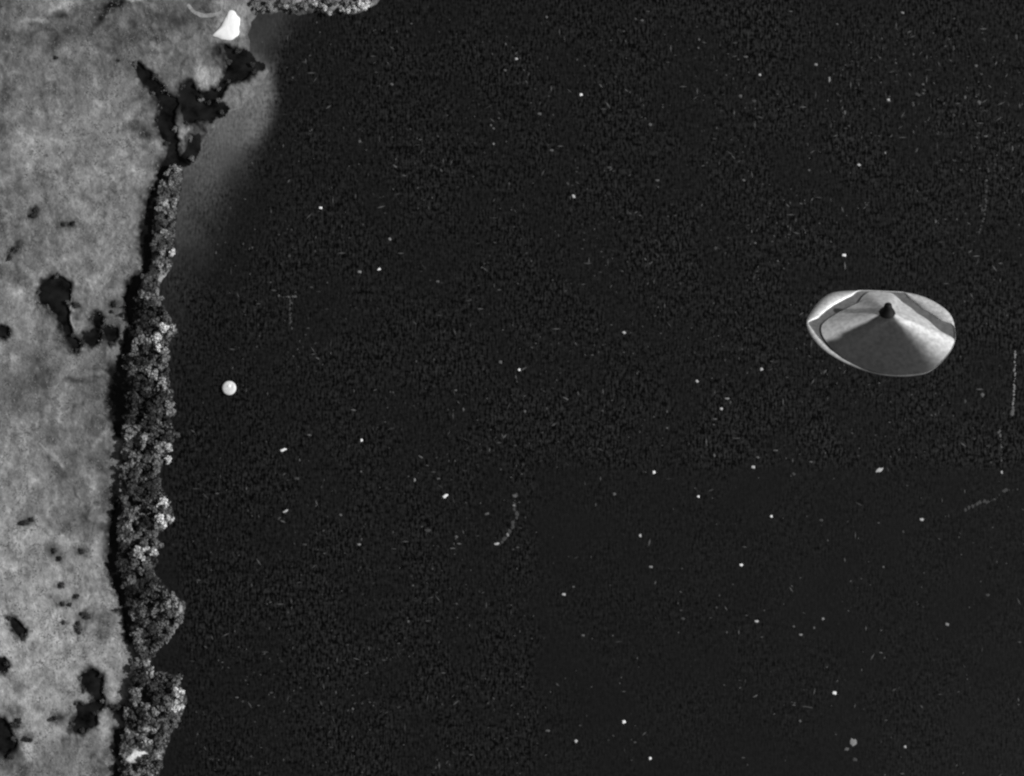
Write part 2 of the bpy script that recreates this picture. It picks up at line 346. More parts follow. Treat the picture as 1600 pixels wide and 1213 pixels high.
def tone(px, py):
    ry = np.array([r[0] for r in TONE_ROWS]); T = np.array([r[1] for r in TONE_ROWS], float)
    x = px + 26*fbm(px/45, py/45, 3, 70); y = py + 26*fbm(px/45, py/45, 3, 90)
    xi = np.clip(np.interp(x, TONE_X, np.arange(len(TONE_X))), 0, len(TONE_X)-1.001)
    yi = np.clip(np.interp(y, ry, np.arange(len(ry))), 0, len(ry)-1.001)
    ix = xi.astype(int); iy = yi.astype(int); fx = xi-ix; fy = yi-iy
    t = (T[iy, ix]*(1-fx)+T[iy, ix+1]*fx)*(1-fy) + (T[iy+1, ix]*(1-fx)+T[iy+1, ix+1]*fx)*fy
    t = t + 15*fbm(px/55, py/55, 3, 23) + 30*fbm(px/15, py/20, 4, 3) + 20*fbm(px/5, py/6, 3, 13)
    for sc_, sd_, am in ((34, 611, 20), (26, 633, -24), (15, 655, 12), (19, 677, -14)):      # old furrows, ditches and bare streaks
        rn = abs(fbm(px/sc_, py/sc_/1.4, 3, sd_)); t = t + am*np.exp(-(rn/.055)**2)*sstep(.35, .7, vnoise(px/40, py/40, sd_+3))
    jx, jy = px+5*fbm(px/9, py/9, 3, 41), py+5*fbm(px/9, py/9, 3, 43)
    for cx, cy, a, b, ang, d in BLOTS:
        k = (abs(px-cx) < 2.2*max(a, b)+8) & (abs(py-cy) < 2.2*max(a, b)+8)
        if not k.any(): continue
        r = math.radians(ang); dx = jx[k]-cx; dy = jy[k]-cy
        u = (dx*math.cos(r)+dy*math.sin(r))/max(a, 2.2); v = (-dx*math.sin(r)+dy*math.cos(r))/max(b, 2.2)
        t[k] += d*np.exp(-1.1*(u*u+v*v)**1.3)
    jx, jy = jitter(px, py, 5.0, 5.0)
    for P in PONDS:                                  # peaty, trampled fringe round the water
        P = np.asarray(P); lo = P.min(0)-16; hi = P.max(0)+16
        k = (px > lo[0]) & (px < hi[0]) & (py > lo[1]) & (py < hi[1])
        if k.any(): t[k] *= 1-.85*sstep(-10, 3, sdist(jx[k], jy[k], P))
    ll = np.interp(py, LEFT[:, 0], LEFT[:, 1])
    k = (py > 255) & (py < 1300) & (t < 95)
    t = np.where(k, t*(1-.55*sstep(-6, 8, px+5*fbm(px/7, py/7, 2, 88)-ll)), t)  # ground colour darkened under the wood, painting the trees' shade
    return lin(np.clip(t, 12, 225))/LIGHT

def axis(lo, hi, step, far_lo, far_hi):
    mid = list(np.arange(lo, hi+step*.5, step)); s = step*2; a = lo; left = []
    while a > far_lo: a -= s; s *= 1.35; left.append(a)
    s = step*2; a = mid[-1]; right = []
    while a < far_hi: a += s; s *= 1.35; right.append(a)
    return np.array(left[::-1]+mid+right)
def grid_mesh(name, xs, ys):
    X, Y = np.meshgrid(xs, ys); nx, ny = len(xs), len(ys)
    i = np.arange(nx*ny).reshape(ny, nx)
    F = np.stack([i[:-1, :-1], i[1:, :-1], i[1:, 1:], i[:-1, 1:]], -1).reshape(-1, 4)
    return X.ravel(), Y.ravel(), F

# terrain sheet (ys run downwards in photograph pixels)
xs = axis(-12, 620, 2.0, -10000, 9000); ys = axis(-12, 1226, 2.0, -10000, 10000)
X, Y, F = grid_mesh('terrain', xs, ys)
Z = height(X, Y)
me = mesh_np('terrain', np.stack([wx(X), wy(Y), Z], -1), F, smooth=True)
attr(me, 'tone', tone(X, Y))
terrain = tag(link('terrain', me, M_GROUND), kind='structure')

# lake
xs = axis(200, 1620, 6.0, -10000, 10000); ys = axis(-20, 1240, 6.0, -10000, 10000)
xs = np.sort(np.concatenate([xs, np.arange(269, 500, 6.0)]))
X, Y, F = grid_mesh('lake', xs, ys)
SIL = np.array([(-60, 560, 110, 44), (30, 500, 80, 54), (80, 450, 60, 64), (104, 444, 34, 92), (150, 446, 28, 104), (200, 436, 40, 98), (240, 424, 66, 84), (280, 408, 84, 74),
                (340, 388, 104, 62), (400, 366, 112, 53), (450, 336, 84, 43), (550, 305, 60, 35), (650, 290, 40, 29), (2000, 280, 30, 28)], float)
wob = 10*fbm(X/40, Y/40, 3, 200)
E = np.interp(Y, SIL[:, 0], SIL[:, 1]) + wob; Wd = np.interp(Y, SIL[:, 0], SIL[:, 2]); Lv = np.interp(Y, SIL[:, 0], SIL[:, 3])
Lv = np.where(Lv > 30, Lv + 9*fbm(X/22, Y/30, 3, 210), Lv)
s = sstep(0, 1, (E-X)/Wd)
# the open water grows a little paler towards the right
deep = 29 + 2.0*sstep(700, 1600, X) + 2.5*sstep(1300, 1600, X)*sstep(900, 1213, Y) - 1.5*sstep(500, 300, X)*sstep(400, 700, Y)
t8 = deep + np.maximum(Lv-deep, 0)*s
silt = np.maximum(lin(t8)/LIGHT - .0032, .002)
me = mesh_np('lake_water', np.stack([wx(X), wy(Y), np.zeros_like(X)], -1), F, smooth=True)
attr(me, 'silt', silt)
ruffle = 1 - .62*sstep(822, 848, X)*sstep(714, 742, Y)
ruffle = ruffle*(1 - .35*sstep(700, 300, X)*sstep(500, 300, Y)) * (1 - .6*s)
ruffle = ruffle*(.85+.3*vnoise(X/120, Y/120, 300))
attr(me, 'ruffle', ruffle)
tag(link('lake_water', me, M_LAKE), kind='structure')

# ponds and creek: black water low between their banks
for k, P in enumerate(PONDS):
    P = np.asarray(P); c = P.mean(0)
    bm = bmesh.new()
    lo = P.min(0)-5; hi = P.max(0)+5
    gx = np.arange(lo[0], hi[0]+2, 2.0); gy = np.arange(lo[1], hi[1]+2, 2.0)
    GX, GY = np.meshgrid(gx, gy); D = sdist(GX, GY, P)
    ny, nx = GX.shape
    zc = base_height(P[:, 0], P[:, 1]).mean() - .004*k if k < len(PONDS)-4 else None
    vid = {}
    def V(i, j):
        if (i, j) not in vid:
            b = base_height(GX[i:i+1, j], GY[i:i+1, j])[0] if zc is None else zc
            vid[(i, j)] = bm.verts.new((wx(GX[i, j]), wy(GY[i, j]), b-.95))
        return vid[(i, j)]
    for i in range(ny-1):
        for j in range(nx-1):
            if max(D[i, j], D[i+1, j], D[i, j+1], D[i+1, j+1]) > -4.5:
                bm.faces.new((V(i, j), V(i+1, j), V(i+1, j+1), V(i, j+1)))
    bmesh.ops.recalc_face_normals(bm, faces=bm.faces)
    nm = 'creek_water' if k >= len(PONDS)-4 else 'pond_water'
    me = bpy.data.meshes.new(nm); bm.to_mesh(me); bm.free()
    tag(link(nm, me, M_POND), kind='structure')

# pale dirt tracks draped on the land
def ribbon(name, pts, w):
    P = []
    for i in range(len(pts)-1):
        for t in np.arange(0, 1, .125): P.append((pts[i][0]+(pts[i+1][0]-pts[i][0])*t, pts[i][1]+(pts[i+1][1]-pts[i][1])*t))
    P.append(pts[-1]); P = np.array(P)
    for _ in range(6): P[1:-1] = (P[:-2]+2*P[1:-1]+P[2:])/4
    T = np.gradient(P, axis=0); T /= np.linalg.norm(T, axis=1)[:, None]+1e-9
    Nn = np.stack([-T[:, 1], T[:, 0]], -1)
    n = len(P); ww = w*(.7+.6*vnoise(np.arange(n)*.4, np.zeros(n)+3, 9))
    rows = [P+Nn*(ww*f)[:, None] for f in (-.5, -.2, .2, .5)]
    A = np.stack(rows, 1).reshape(-1, 2)
    z = height(A[:, 0].copy(), A[:, 1].copy()) + .14
    F = []
    for i in range(n-1):
        for j in range(3):
            F.append((i*4+j, (i+1)*4+j, (i+1)*4+j+1, i*4+j+1))
    me = mesh_np(name, np.stack([wx(A[:, 0]), wy(A[:, 1]), z], -1), F)
    return tag(link(name, me, M_TRACK), kind='structure')
ribbon('dirt_track', [(294, 8), (303, 20), (318, 26), (334, 25), (348, 20)], 6)
ribbon('dirt_track', [(349, -10), (353, 4), (352, 16)], 3.5)
ribbon('dirt_track', [(113, 462), (111, 480), (112, 500), (118, 514)], 3)
ribbon('dirt_track', [(62, 692), (74, 704), (88, 714), (100, 730)], 4)

# ---------------------------------------------------------------- white patch by the inlet
def mound(name, outline, hgt, mat, z0, seed, rings=6, noise=.25):
    O = np.array(outline, float); c = O.mean(0); out = []
    O2 = []
    for i in range(len(O)):
        a, b = O[i], O[(i+1) % len(O)]
        for t in (0, .25, .5, .75): O2.append(a+(b-a)*t)
    O2 = np.array(O2)
    for _ in range(7): O2 = (np.roll(O2, 1, 0)+2*O2+np.roll(O2, -1, 0))/4
    n = len(O2); V = []
    for r in range(rings):
        f = 1-r/rings
        for p in O2:
            q = c+(p-c)*f
            z = z0+hgt*(1-f**3) + noise*hgt*float(fbm(np.array([q[0]/3]), np.array([q[1]/3]), 3, seed)[0])*(1 if r else 0) - (.6 if r == 0 else 0)
            V.append((wx(q[0]), wy(q[1]), z))
    V.append((wx(c[0]), wy(c[1]), z0+hgt))
    bm = bmesh.new(); vs_ = [bm.verts.new(v) for v in V]
    for r in range(rings-1):
        for i in range(n):
            bm.faces.new((vs_[r*n+i], vs_[r*n+(i+1) % n], vs_[(r+1)*n+(i+1) % n], vs_[(r+1)*n+i]))
    for i in range(n): bm.faces.new((vs_[(rings-1)*n+i], vs_[(rings-1)*n+(i+1) % n], vs_[-1]))
    bmesh.ops.recalc_face_normals(bm, faces=bm.faces)
    me = bpy.data.meshes.new(name); bm.to_mesh(me); bm.free()
    for p in me.polygons: p.use_smooth = True
    return me
ol = crop([(770, 135), (890, 135), (910, 200), (925, 255), (985, 265), (982, 370), (958, 480), (948, 570), (885, 620), (852, 672), (650, 664), (615, 612), (495, 592), (500, 560), (590, 480), (650, 420), (680, 340), (712, 268), (760, 215)], 280, 0, 10.0)
me = mound('white_outcrop', ol, .7, M_WHITE, 2.25, 3, noise=.12)
tag(link('white_outcrop', me, M_WHITE), 'brilliant white teardrop-shaped bare outcrop at the top of the shore above the dark inlet', 'outcrop')

# ---------------------------------------------------------------- trees and shrubs
def leaf_cloud(name, lumps, n, size, rnd, mat):
    V = []; Fc = []
    for k in range(n):
        cx, cy, cz, r = lumps[rnd.randrange(len(lumps))]
        d = Vector((rnd.gauss(0, 1), rnd.gauss(0, 1), rnd.gauss(0, 1)+.25)).normalized()
        rr = r*(rnd.uniform(.25, 1.35)); p = Vector((cx, cy, cz)) + Vector((d.x*rr, d.y*rr, d.z*rr*.8))
        nrm = (d + Vector((rnd.gauss(0, .5), rnd.gauss(0, .5), rnd.gauss(0, .5)+.3))).normalized()
        t = nrm.orthogonal().normalized(); t.rotate(Matrix.Rotation(rnd.uniform(0, 6.28), 3, nrm)); b = nrm.cross(t)
        s = size*rnd.uniform(.6, 1.4); e = s*rnd.uniform(.5, .9)
        i = len(V)
        V += [p-t*s*.5, p+b*e*.5+nrm*s*.08, p+t*s*.5, p-b*e*.5+nrm*s*.08]; Fc.append((i, i+1, i+2, i+3))
    me = mesh_np(name, [tuple(v) for v in V], Fc); me.materials.append(mat); return me
def tube(V, Fc, a, b, ra, rb, n=6):
    a = Vector(a); b = Vector(b); d = (b-a).normalized(); t = d.orthogonal().normalized(); s = d.cross(t); i0 = len(V)
    for p, r in ((a, ra), (b, rb)):
        for k in range(n):
            th = 2*math.pi*k/n; V.append(tuple(p+t*math.cos(th)*r+s*math.sin(th)*r))
    for k in range(n): Fc.append((i0+k, i0+(k+1) % n, i0+n+(k+1) % n, i0+n+k))
def trunk_mesh(h, rnd, lumps):
    V, Fc = [], []
    top = (rnd.uniform(-.2, .2), rnd.uniform(-.2, .2), h*.6)
    tube(V, Fc, (0, 0, -.6), (top[0]*.4, top[1]*.4, h*.3), .17, .13); tube(V, Fc, (top[0]*.4, top[1]*.4, h*.3), top, .13, .09)
    for cx, cy, cz, r in lumps[:5]: tube(V, Fc, top if cz > h*.6 else (top[0]*.4, top[1]*.4, h*.35), (cx, cy, cz), .08, .03)
    me = mesh_np('trunk', V, Fc); me.materials.append(M_BARK); return me
VAR = []         # tree variants: (trunk mesh, {tone: crown mesh})
for v in range(7):
    rnd = random.Random(100+v); h = 6.0
    lumps = [(0, 0, h*.78, 1.25)]
    for k in range(rnd.randint(4, 7)):
        a = rnd.uniform(0, 6.28); q = rnd.uniform(.5, 2.1); lumps.append((math.cos(a)*q, math.sin(a)*q, h*rnd.uniform(.35, .9), rnd.uniform(.4, 1.1)))
    tr = trunk_mesh(h, rnd, lumps); crowns = {}
    base = leaf_cloud('crown', lumps, 440, .92, rnd, M_LEAF['mid'])
    for nm in M_LEAF:
        c = base.copy(); c.materials.clear(); c.materials.append(M_LEAF[nm]); crowns[nm] = c
    VAR.append((tr, crowns))
GROUND_CACHE = {}
def gz(px, py): return float(height(np.array([float(px)]), np.array([float(py)]))[0])
def plant(name, px, py, s, sz, tn, label, cat, group=None, z=None):
    tr, cr = VAR[R.randrange(len(VAR))]
    zz = gz(px, py) if z is None else z
    e = empty(name, (wx(px), wy(py), max(zz, .05)), R.uniform(0, 6.28)); e.scale = (s, s*R.uniform(.8, 1.15), sz)
    link('trunk' if name == 'tree' else 'stem', tr, None, e); link('crown', cr[tn], None, e)
    return tag(e, label, cat, group)

BARE = [(252, 434, 7), (247, 450, 7), (280, 950, 8), (272, 972, 9), (231, 1139, 10), (250, 1136, 6), (212, 1180, 15), (228, 1168, 10), (248, 462, 4), (238, 1030, 8)]
BRIGHT = [(250, 550), (255, 530), (240, 578), (268, 708), (266, 512), (258, 785), (262, 812), (241, 1062), (283, 1078), (286, 1096), (262, 400), (258, 365), (255, 330), (230, 860), (212, 960)]
DARKC = [(225, 620), (235, 648), (220, 662), (228, 600), (242, 625), (212, 760), (232, 745), (205, 610), (215, 640), (240, 770), (228, 775), (195, 860), (195, 890), (245, 900), (205, 935), (212, 970), (232, 990), (225, 480), (215, 500), (228, 560), (240, 1080), (190, 1130), (222, 1060)]
def stretch(y):
    for lim, w in ((440, 'beside the narrow black creek'), (560, 'between creek mouth and white buoy'), (680, 'level with the round white buoy'),
                   (840, 'below the round white buoy'), (1000, 'above the hooked black pond'), (2000, 'beside the hooked black pond')):
        if y < lim: return w
def side_of(x, y):
    d = float(sdist(np.array([x]), np.array([y]), LAND)[0]); l = x-np.interp(y, LEFT[:, 0], LEFT[:, 1])
    return "on the wood's water side" if d < 14 else "on the wood's pasture side" if l < 12 else 'inside the wood'
cand = []; tries = 0
while tries < 16000:
    tries += 1
    y = R.uniform(262, 1222); l = np.interp(y, LEFT[:, 0], LEFT[:, 1]); x = R.uniform(l, 296)
    if any((x-a)**2+(y-b)**2 < c*c for a, b, c in BARE): continue
    md = 8.6 if x-l < 14 else 11.2
    if any((x-a)**2+(y-b)**2 < md*md for a, b in cand): continue
    if x-l > 14 and vnoise(np.array([x/13]), np.array([y/13]), 777)[0] < .27: continue
    cand.append((x, y))
ca = np.array(cand); dd = sdist(ca[:, 0], ca[:, 1], LAND)
cand = [c for c, d in zip(cand, dd) if d > 1.2]
R.shuffle(cand)
print('shore trees', len(cand))
for x, y in cand[:299]:
    nb = min((x-a)**2+(y-b)**2 for a, b in BRIGHT); nd = min((x-a)**2+(y-b)**2 for a, b in DARKC)
    v = float(fbm(np.array([x/22]), np.array([y/22]), 2, 401)[0]) + R.uniform(-.25, .25)
    tn = 'pale' if nb < 130 else ('dark' if nd < 260 else ('light' if v > .12 else ('mid' if v > -.3 else 'dark')))
    w = {'pale': 'pale bright-crowned tree', 'light': 'light grey bushy tree', 'mid': 'mid grey bushy tree', 'dark': 'dark bushy tree'}[tn]
    edge = x-np.interp(y, LEFT[:, 0], LEFT[:, 1]) < 10
    s = (R.uniform(.95, 1.2) if edge else R.uniform(.55, 1.35))*(.72 if y < 430 else 1)
    plant('tree', x, y, s, (R.uniform(.45, .75) if edge else R.uniform(.5, 1.15))*(.7 if y < 430 else 1), tn, '%s %s %s' % (w, side_of(x, y), stretch(y)), 'tree', '%ss %s %s' % (w, side_of(x, y), stretch(y)))
# trees on the top shore
TOP = [(420, 6, 'pale'), (424, 14, 'light'), (412, 16, 'mid'), (436, 10, 'dark'), (441, 5, 'light'), (448, 12, 'pale'), (458, 4, 'mid'), (460, 15, 'mid'), (466, 19, 'light'), (472, 8, 'dark'), (478, 14, 'light'), (484, 4, 'mid'),
       (493, 7, 'pale'), (500, 10, 'light'), (508, 13, 'pale'), (515, 21, 'light'), (512, 3, 'dark'), (524, 8, 'mid'), (400, 6, 'dark'), (404, 14, 'mid'), (490, -6, 'mid'), (470, -8, 'light'), (520, -7, 'mid')]
TOP += [(536, 16, 'pale'), (545, 17, 'pale'), (555, 15, 'pale'), (566, 10, 'pale'), (575, 5, 'pale'), (583, 2, 'light'), (552, 6, 'light'), (562, 1, 'light'), (540, 4, 'mid'), (590, -8, 'light'), (572, -7, 'mid')]
for i, (x, y, tn) in enumerate(TOP):
    far = x > 530
    where = 'at the right-hand tip of the top shore' if far else 'on the top shore right of the white outcrop'
    tn = {'dark': 'mid', 'mid': 'light', 'light': 'pale' if i % 3 == 0 else 'light', 'pale': 'pale'}[tn]
    w = {'pale': 'pale bright-crowned tree', 'light': 'light grey bushy tree', 'mid': 'mid grey bushy tree'}[tn]
    plant('tree', x, y, R.uniform(.45, .85), R.uniform(.3, .5), tn, '%s %s' % (w, where), 'tree', '%ss %s' % (w, where), z=1.0)
# isolated shrubs on the pasture
SHR = []
for x, y, oy, s in [(340, 175, 863, .9), (350, 277, 863, .8), (385, 283, 863, .7), (420, 240, 863, .8), (462, 330, 863, .9), (480, 350, 863, .8), (430, 385, 863, .8), (432, 420, 863, .9), (350, 380, 863, .6),
                    (150, 745, 600, 1.0), (125, 752, 600, .8), (178, 735, 600, .7), (450, 905, 600, .8), (330, 945, 600, .8), (300, 900, 600, .7), (195, 130, 300, 1.0), (205, 95, 300, .8),
                    (400, 175, 300, .7), (350, 180, 300, .6), (420, 615, 300, 1.0), (90, 310, 300, .8), (60, 360, 300, .7), (625, 610, 300, .8), (610, 650, 300, .6), (310, 315, 0, .6), (650, 330, 0, .5),
                    (90, 930, 863, 1.1), (110, 905, 863, .9), (60, 1100, 863, 1.0), (310, 895, 863, 1.0), (285, 905, 863, .7), (150, 1005, 863, .9), (175, 1015, 863, .7), (640, 840, 863, 1.1), (615, 830, 863, .9), (660, 860, 863, .9)]:
    SHR.append((x/3.4652, oy+y/3.4652, s))
BAND = [(250, 'near the fork of the creek'), (480, 'left of the narrow creek'), (620, 'around the branching black pond'), (830, 'on the pasture below the branching pond'), (990, 'above the hooked black pond'), (2000, 'around the hooked black pond')]
for x, y, s in SHR:
    where = [w for l, w in BAND if y < l][0]
    plant('shrub', x, y, s*.62, s*.22, 'dark', 'small dark shrub standing on pale pasture %s' % where, 'shrub', 'small dark shrubs %s' % where)
# shrubs overhanging the pond banks
for k, P in enumerate(PONDS[:NP]):
    n = len(P); where = ['of the slanting pond at the creek head', 'of the broad pond in the creek fork', 'of the long inlet pond under the white outcrop', 'of the pond left of the creek fork', 'of the short pond right of the creek fork',
                         'of the branching pond in mid pasture', 'of the hooked pool right of the branching pond', 'of the little pool near the shore wood', 'of the small slanting pool at lower left', 'of the round pool cut by the left edge',
                         'of the hooked pond at the bottom', 'of the pond in the bottom left corner', 'of the little pool at the left edge'][k]
    c = np.mean(P, 0); step = 2 if n > 9 else 3
    for i in range(0, n, step):
        x, y = P[i]; 
        if x < -5: continue
        x += (c[0]-x)*.03; y += (c[1]-y)*.03
        plant('shrub', x, y, R.uniform(.35, .6), R.uniform(.14, .26), R.choice(['dark', 'dark', 'mid']), 'low dark shrub hanging over the bank %s' % where, 'shrub', 'shrubs on the bank %s' % where, z=1.4)

# undergrowth between the trees, and tussocks over the pasture: nobody could count them
def scatter(name, pts, size, mat, lift=.1, up=.6):
    pts = np.asarray(pts); n = len(pts); z = height(pts[:, 0].copy(), pts[:, 1].copy())
    k = z > .1; pts, z = pts[k], z[k]; n = len(pts)
    c = np.stack([wx(pts[:, 0]), wy(pts[:, 1]), z+lift], -1)
    nr = rng.normal(size=(n, 3)); nr[:, 2] = abs(nr[:, 2])+up; nr /= np.linalg.norm(nr, axis=1)[:, None]
    t = np.cross(nr, rng.normal(size=(n, 3))); t /= np.linalg.norm(t, axis=1)[:, None]; b = np.cross(nr, t)
    s = (size*rng.uniform(.5, 1.5, n))[:, None]
    V = np.stack([c-t*s*.5, c+b*s*.35, c+t*s*.5, c-b*s*.35], 1).reshape(-1, 3)
    F = np.arange(4*n).reshape(-1, 4)
    me = mesh_np(name, V, F)
    return link(name, me, mat)
n = 26000
yy = rng.uniform(260, 1225, n); ll = np.interp(yy, LEFT[:, 0], LEFT[:, 1])-4; xx = ll+rng.uniform(0, 1, n)*(298-ll)
ok = np.ones(n, bool)
for a, b, c in BARE: ok &= (xx-a)**2+(yy-b)**2 > (c-1)**2
tag(scatter('undergrowth', np.stack([xx, yy], -1)[ok], .85, M_LEAF['mid'], .35, .5), 'low tangled undergrowth between the trees of the lakeshore wood', 'undergrowth', kind='stuff')
n = 60000
pts = np.stack([rng.uniform(-10, 290, n), rng.uniform(-10, 1225, n)], -1)
dn = vnoise(pts[:, 0]/14, pts[:, 1]/14, 500)*.6+vnoise(pts[:, 0]/5, pts[:, 1]/5, 510)*.4
pts = pts[(dn > .56) & (pts[:, 0] < np.interp(pts[:, 1], LEFT[:, 0], LEFT[:, 1])+0)]
M_TUSS = leaf_mat('grass_tussocks', .24)
tag(scatter('grass_tussocks', pts, .5, M_TUSS, .08, .9), 'rough tussocky grass mottling the pale pasture', 'grass', kind='stuff')

# ---------------------------------------------------------------- flecks on the water
def fleck_mesh(seed):
    rnd = random.Random(seed); bm = bmesh.new(); n = 10; rings = []
    rad = [rnd.uniform(.26, .6) for _ in range(n)]
    for f, z in ((1, -.02), (.85, .05), (.45, .1)):
        rings.append([bm.verts.new((math.cos(6.283*i/n)*rad[i]*f, math.sin(6.283*i/n)*rad[i]*f, z+rnd.uniform(-.01, .02))) for i in range(n)])
    for a, b in zip(rings, rings[1:]):
        for i in range(n): bm.faces.new((a[i], a[(i+1) % n], b[(i+1) % n], b[i]))
    bm.faces.new(rings[-1])
    me = bpy.data.meshes.new('foam_fleck'); bm.to_mesh(me); bm.free(); return me
FL = [[None]*5 for _ in range(5)]
for v in range(5):
    b = fleck_mesh(900+v)
    for q in range(5):
        c = b.copy(); c.materials.append(M_FOAM[q]); FL[v][q] = c
def fleck(x, y, w, h, br, ang=0, label=None, group=None):
    q = 0 if br < .38 else 1 if br < .5 else 2 if br < .66 else 3 if br < .82 else 4
    o = bpy.data.objects.new('foam_fleck', FL[R.randrange(5)][q]); COL.objects.link(o)
    o.location = (wx(x), wy(y), .01); o.rotation_euler.z = math.radians(ang); o.scale = (w*PX, h*PX, 1)
    return tag(o, label, 'foam fleck', group)
NAMED = [
 (501, 325, 5.5, 5.5, 1, 0, 'brightest pinpoint white fleck on open water right of the creek'),
 (908, 148, 7, 5.5, .95, 0, 'bright white fleck alone in the upper middle of the lake'),
 (1187, 117, 6.5, 6, .8, 0, 'bright white fleck in the upper lake, right of centre'),
 (807, 92, 7, 4.5, .66, 0, 'small wide pale fleck near the top, left of the brighter upper-middle one'),
 (896, 307, 8, 6, .68, -35, 'slanting pale fleck in mid lake, below the bright upper-middle one'),
 (592, 421, 9, 5.5, .85, 30, 'slanted bright fleck, brighter of the close pair right of the shore wood'),
 (562, 425, 6, 6, .6, 0, 'dim round fleck, left one of the close pair'),
 (609, 374, 6, 6, .62, 0, 'round pale fleck just above the close slanted pair'),
 (443, 703, 15, 5, .9, 18, 'long bright streaked fleck below right of the white buoy'),
 (565, 688, 5.5, 6, .85, 0, 'small bright fleck right of the long streaked one'),
 (696, 775, 13, 6, .95, 32, 'large bright oblong fleck slanting up to the right, lower left water'),
 (446, 799, 10, 5, .68, 30, 'slanting grey fleck below the long streaked one'),
 (776, 850, 9, 6, .78, 12, 'pale fleck at the foot of the faint trail in the lower middle'),
 (793, 836, 5, 8, .62, 0, 'upright dim fleck just above the foot of the faint trail'),
 (811, 578, 6.5, 6.5, .9, 0, 'bright round fleck in the very middle of the lake'),
 (975, 520, 7, 5.5, .75, 0, 'pale fleck to the right of and above the middle one'),
 (1089, 596, 6, 6, .8, 0, 'bright fleck well left of and below the silver disc'),
 (1190, 577, 7, 6, .7, 0, 'round fleck nearest the silver disc on its left'),
 (1136, 623, 8, 5, .62, 0, 'upper fleck of the slanting pair below left of the disc'),
 (1127, 639, 5, 7, .68, 0, 'lower fleck of the slanting pair below left of the disc'),
 (1022, 738, 6.5, 6.5, 1, 0, 'very bright fleck at the top of the calm lower water'),
 (1091, 776, 6.5, 6, .95, 0, 'very bright fleck below the slanting pair'),
 (1177, 730, 6, 7, .78, 0, 'bright upright fleck on the upper edge of the calm water'),
 (1205, 807, 6.5, 6.5, 1, 0, 'very bright white fleck, rightmost of the three brightest on the calm water'),
 (1374, 735, 15, 8, .68, 32, 'large oblong grey fleck below the silver disc'),
 (1440, 812, 7, 7, .68, 0, 'pale fleck at the near end of the dotted foam trail'),
 (1000, 837, 6.5, 8, .78, 0, 'pale fleck in the lower middle, above a smaller one'),
 (1017, 886, 6, 5.5, .6, 0, 'small dim fleck just below the pale one in the lower middle'),
 (1158, 883, 6, 6.5, .82, 0, 'bright fleck in the middle of the calm lower water'),
 (881, 929, 6, 6, .78, 0, 'pale fleck near the left edge of the calm lower water'),
 (1182, 971, 7, 6, .7, 0, 'pale fleck left of the cluster of four'),
 (975, 1128, 8, 7, .85, 0, 'large bright fleck near the bottom, left of centre of the calm water'),
 (1304, 1083, 6.5, 8, .85, 0, 'bright upright fleck in the lower right water'),
 (900, 1158, 7, 6.5, .7, 25, 'pale fleck low in the picture, left of the large bright one'),
 (1016, 1185, 6, 6, .85, 0, 'bright fleck closest to the bottom edge'),
 (1333, 1160, 12, 18, .5, -20, 'large soft grey smudge of foam near the bottom right'),
 (1414, 1167, 6.5, 7, .7, 0, 'pale fleck right of the large soft smudge'),
 (1319, 399, 6.5, 6.5, .95, 0, 'bright white fleck directly above the silver disc'),
 (1388, 156, 8, 6, .66, 0, 'pale fleck high above the silver disc'),
 (1342, 258, 7, 5, .7, 0, 'wide pale fleck above the disc, lower of the two high ones'),
 (1480, 976, 6, 8, .62, 40, 'slanted dim fleck in the right lower water'),
 (1565, 738, 5, 8, .66, 0, 'pale fleck near the right edge ending the straight foam line')]
for x, y, w, h, br, a, lab in NAMED: fleck(x, y, w*.88, h*.88, br, a, lab)
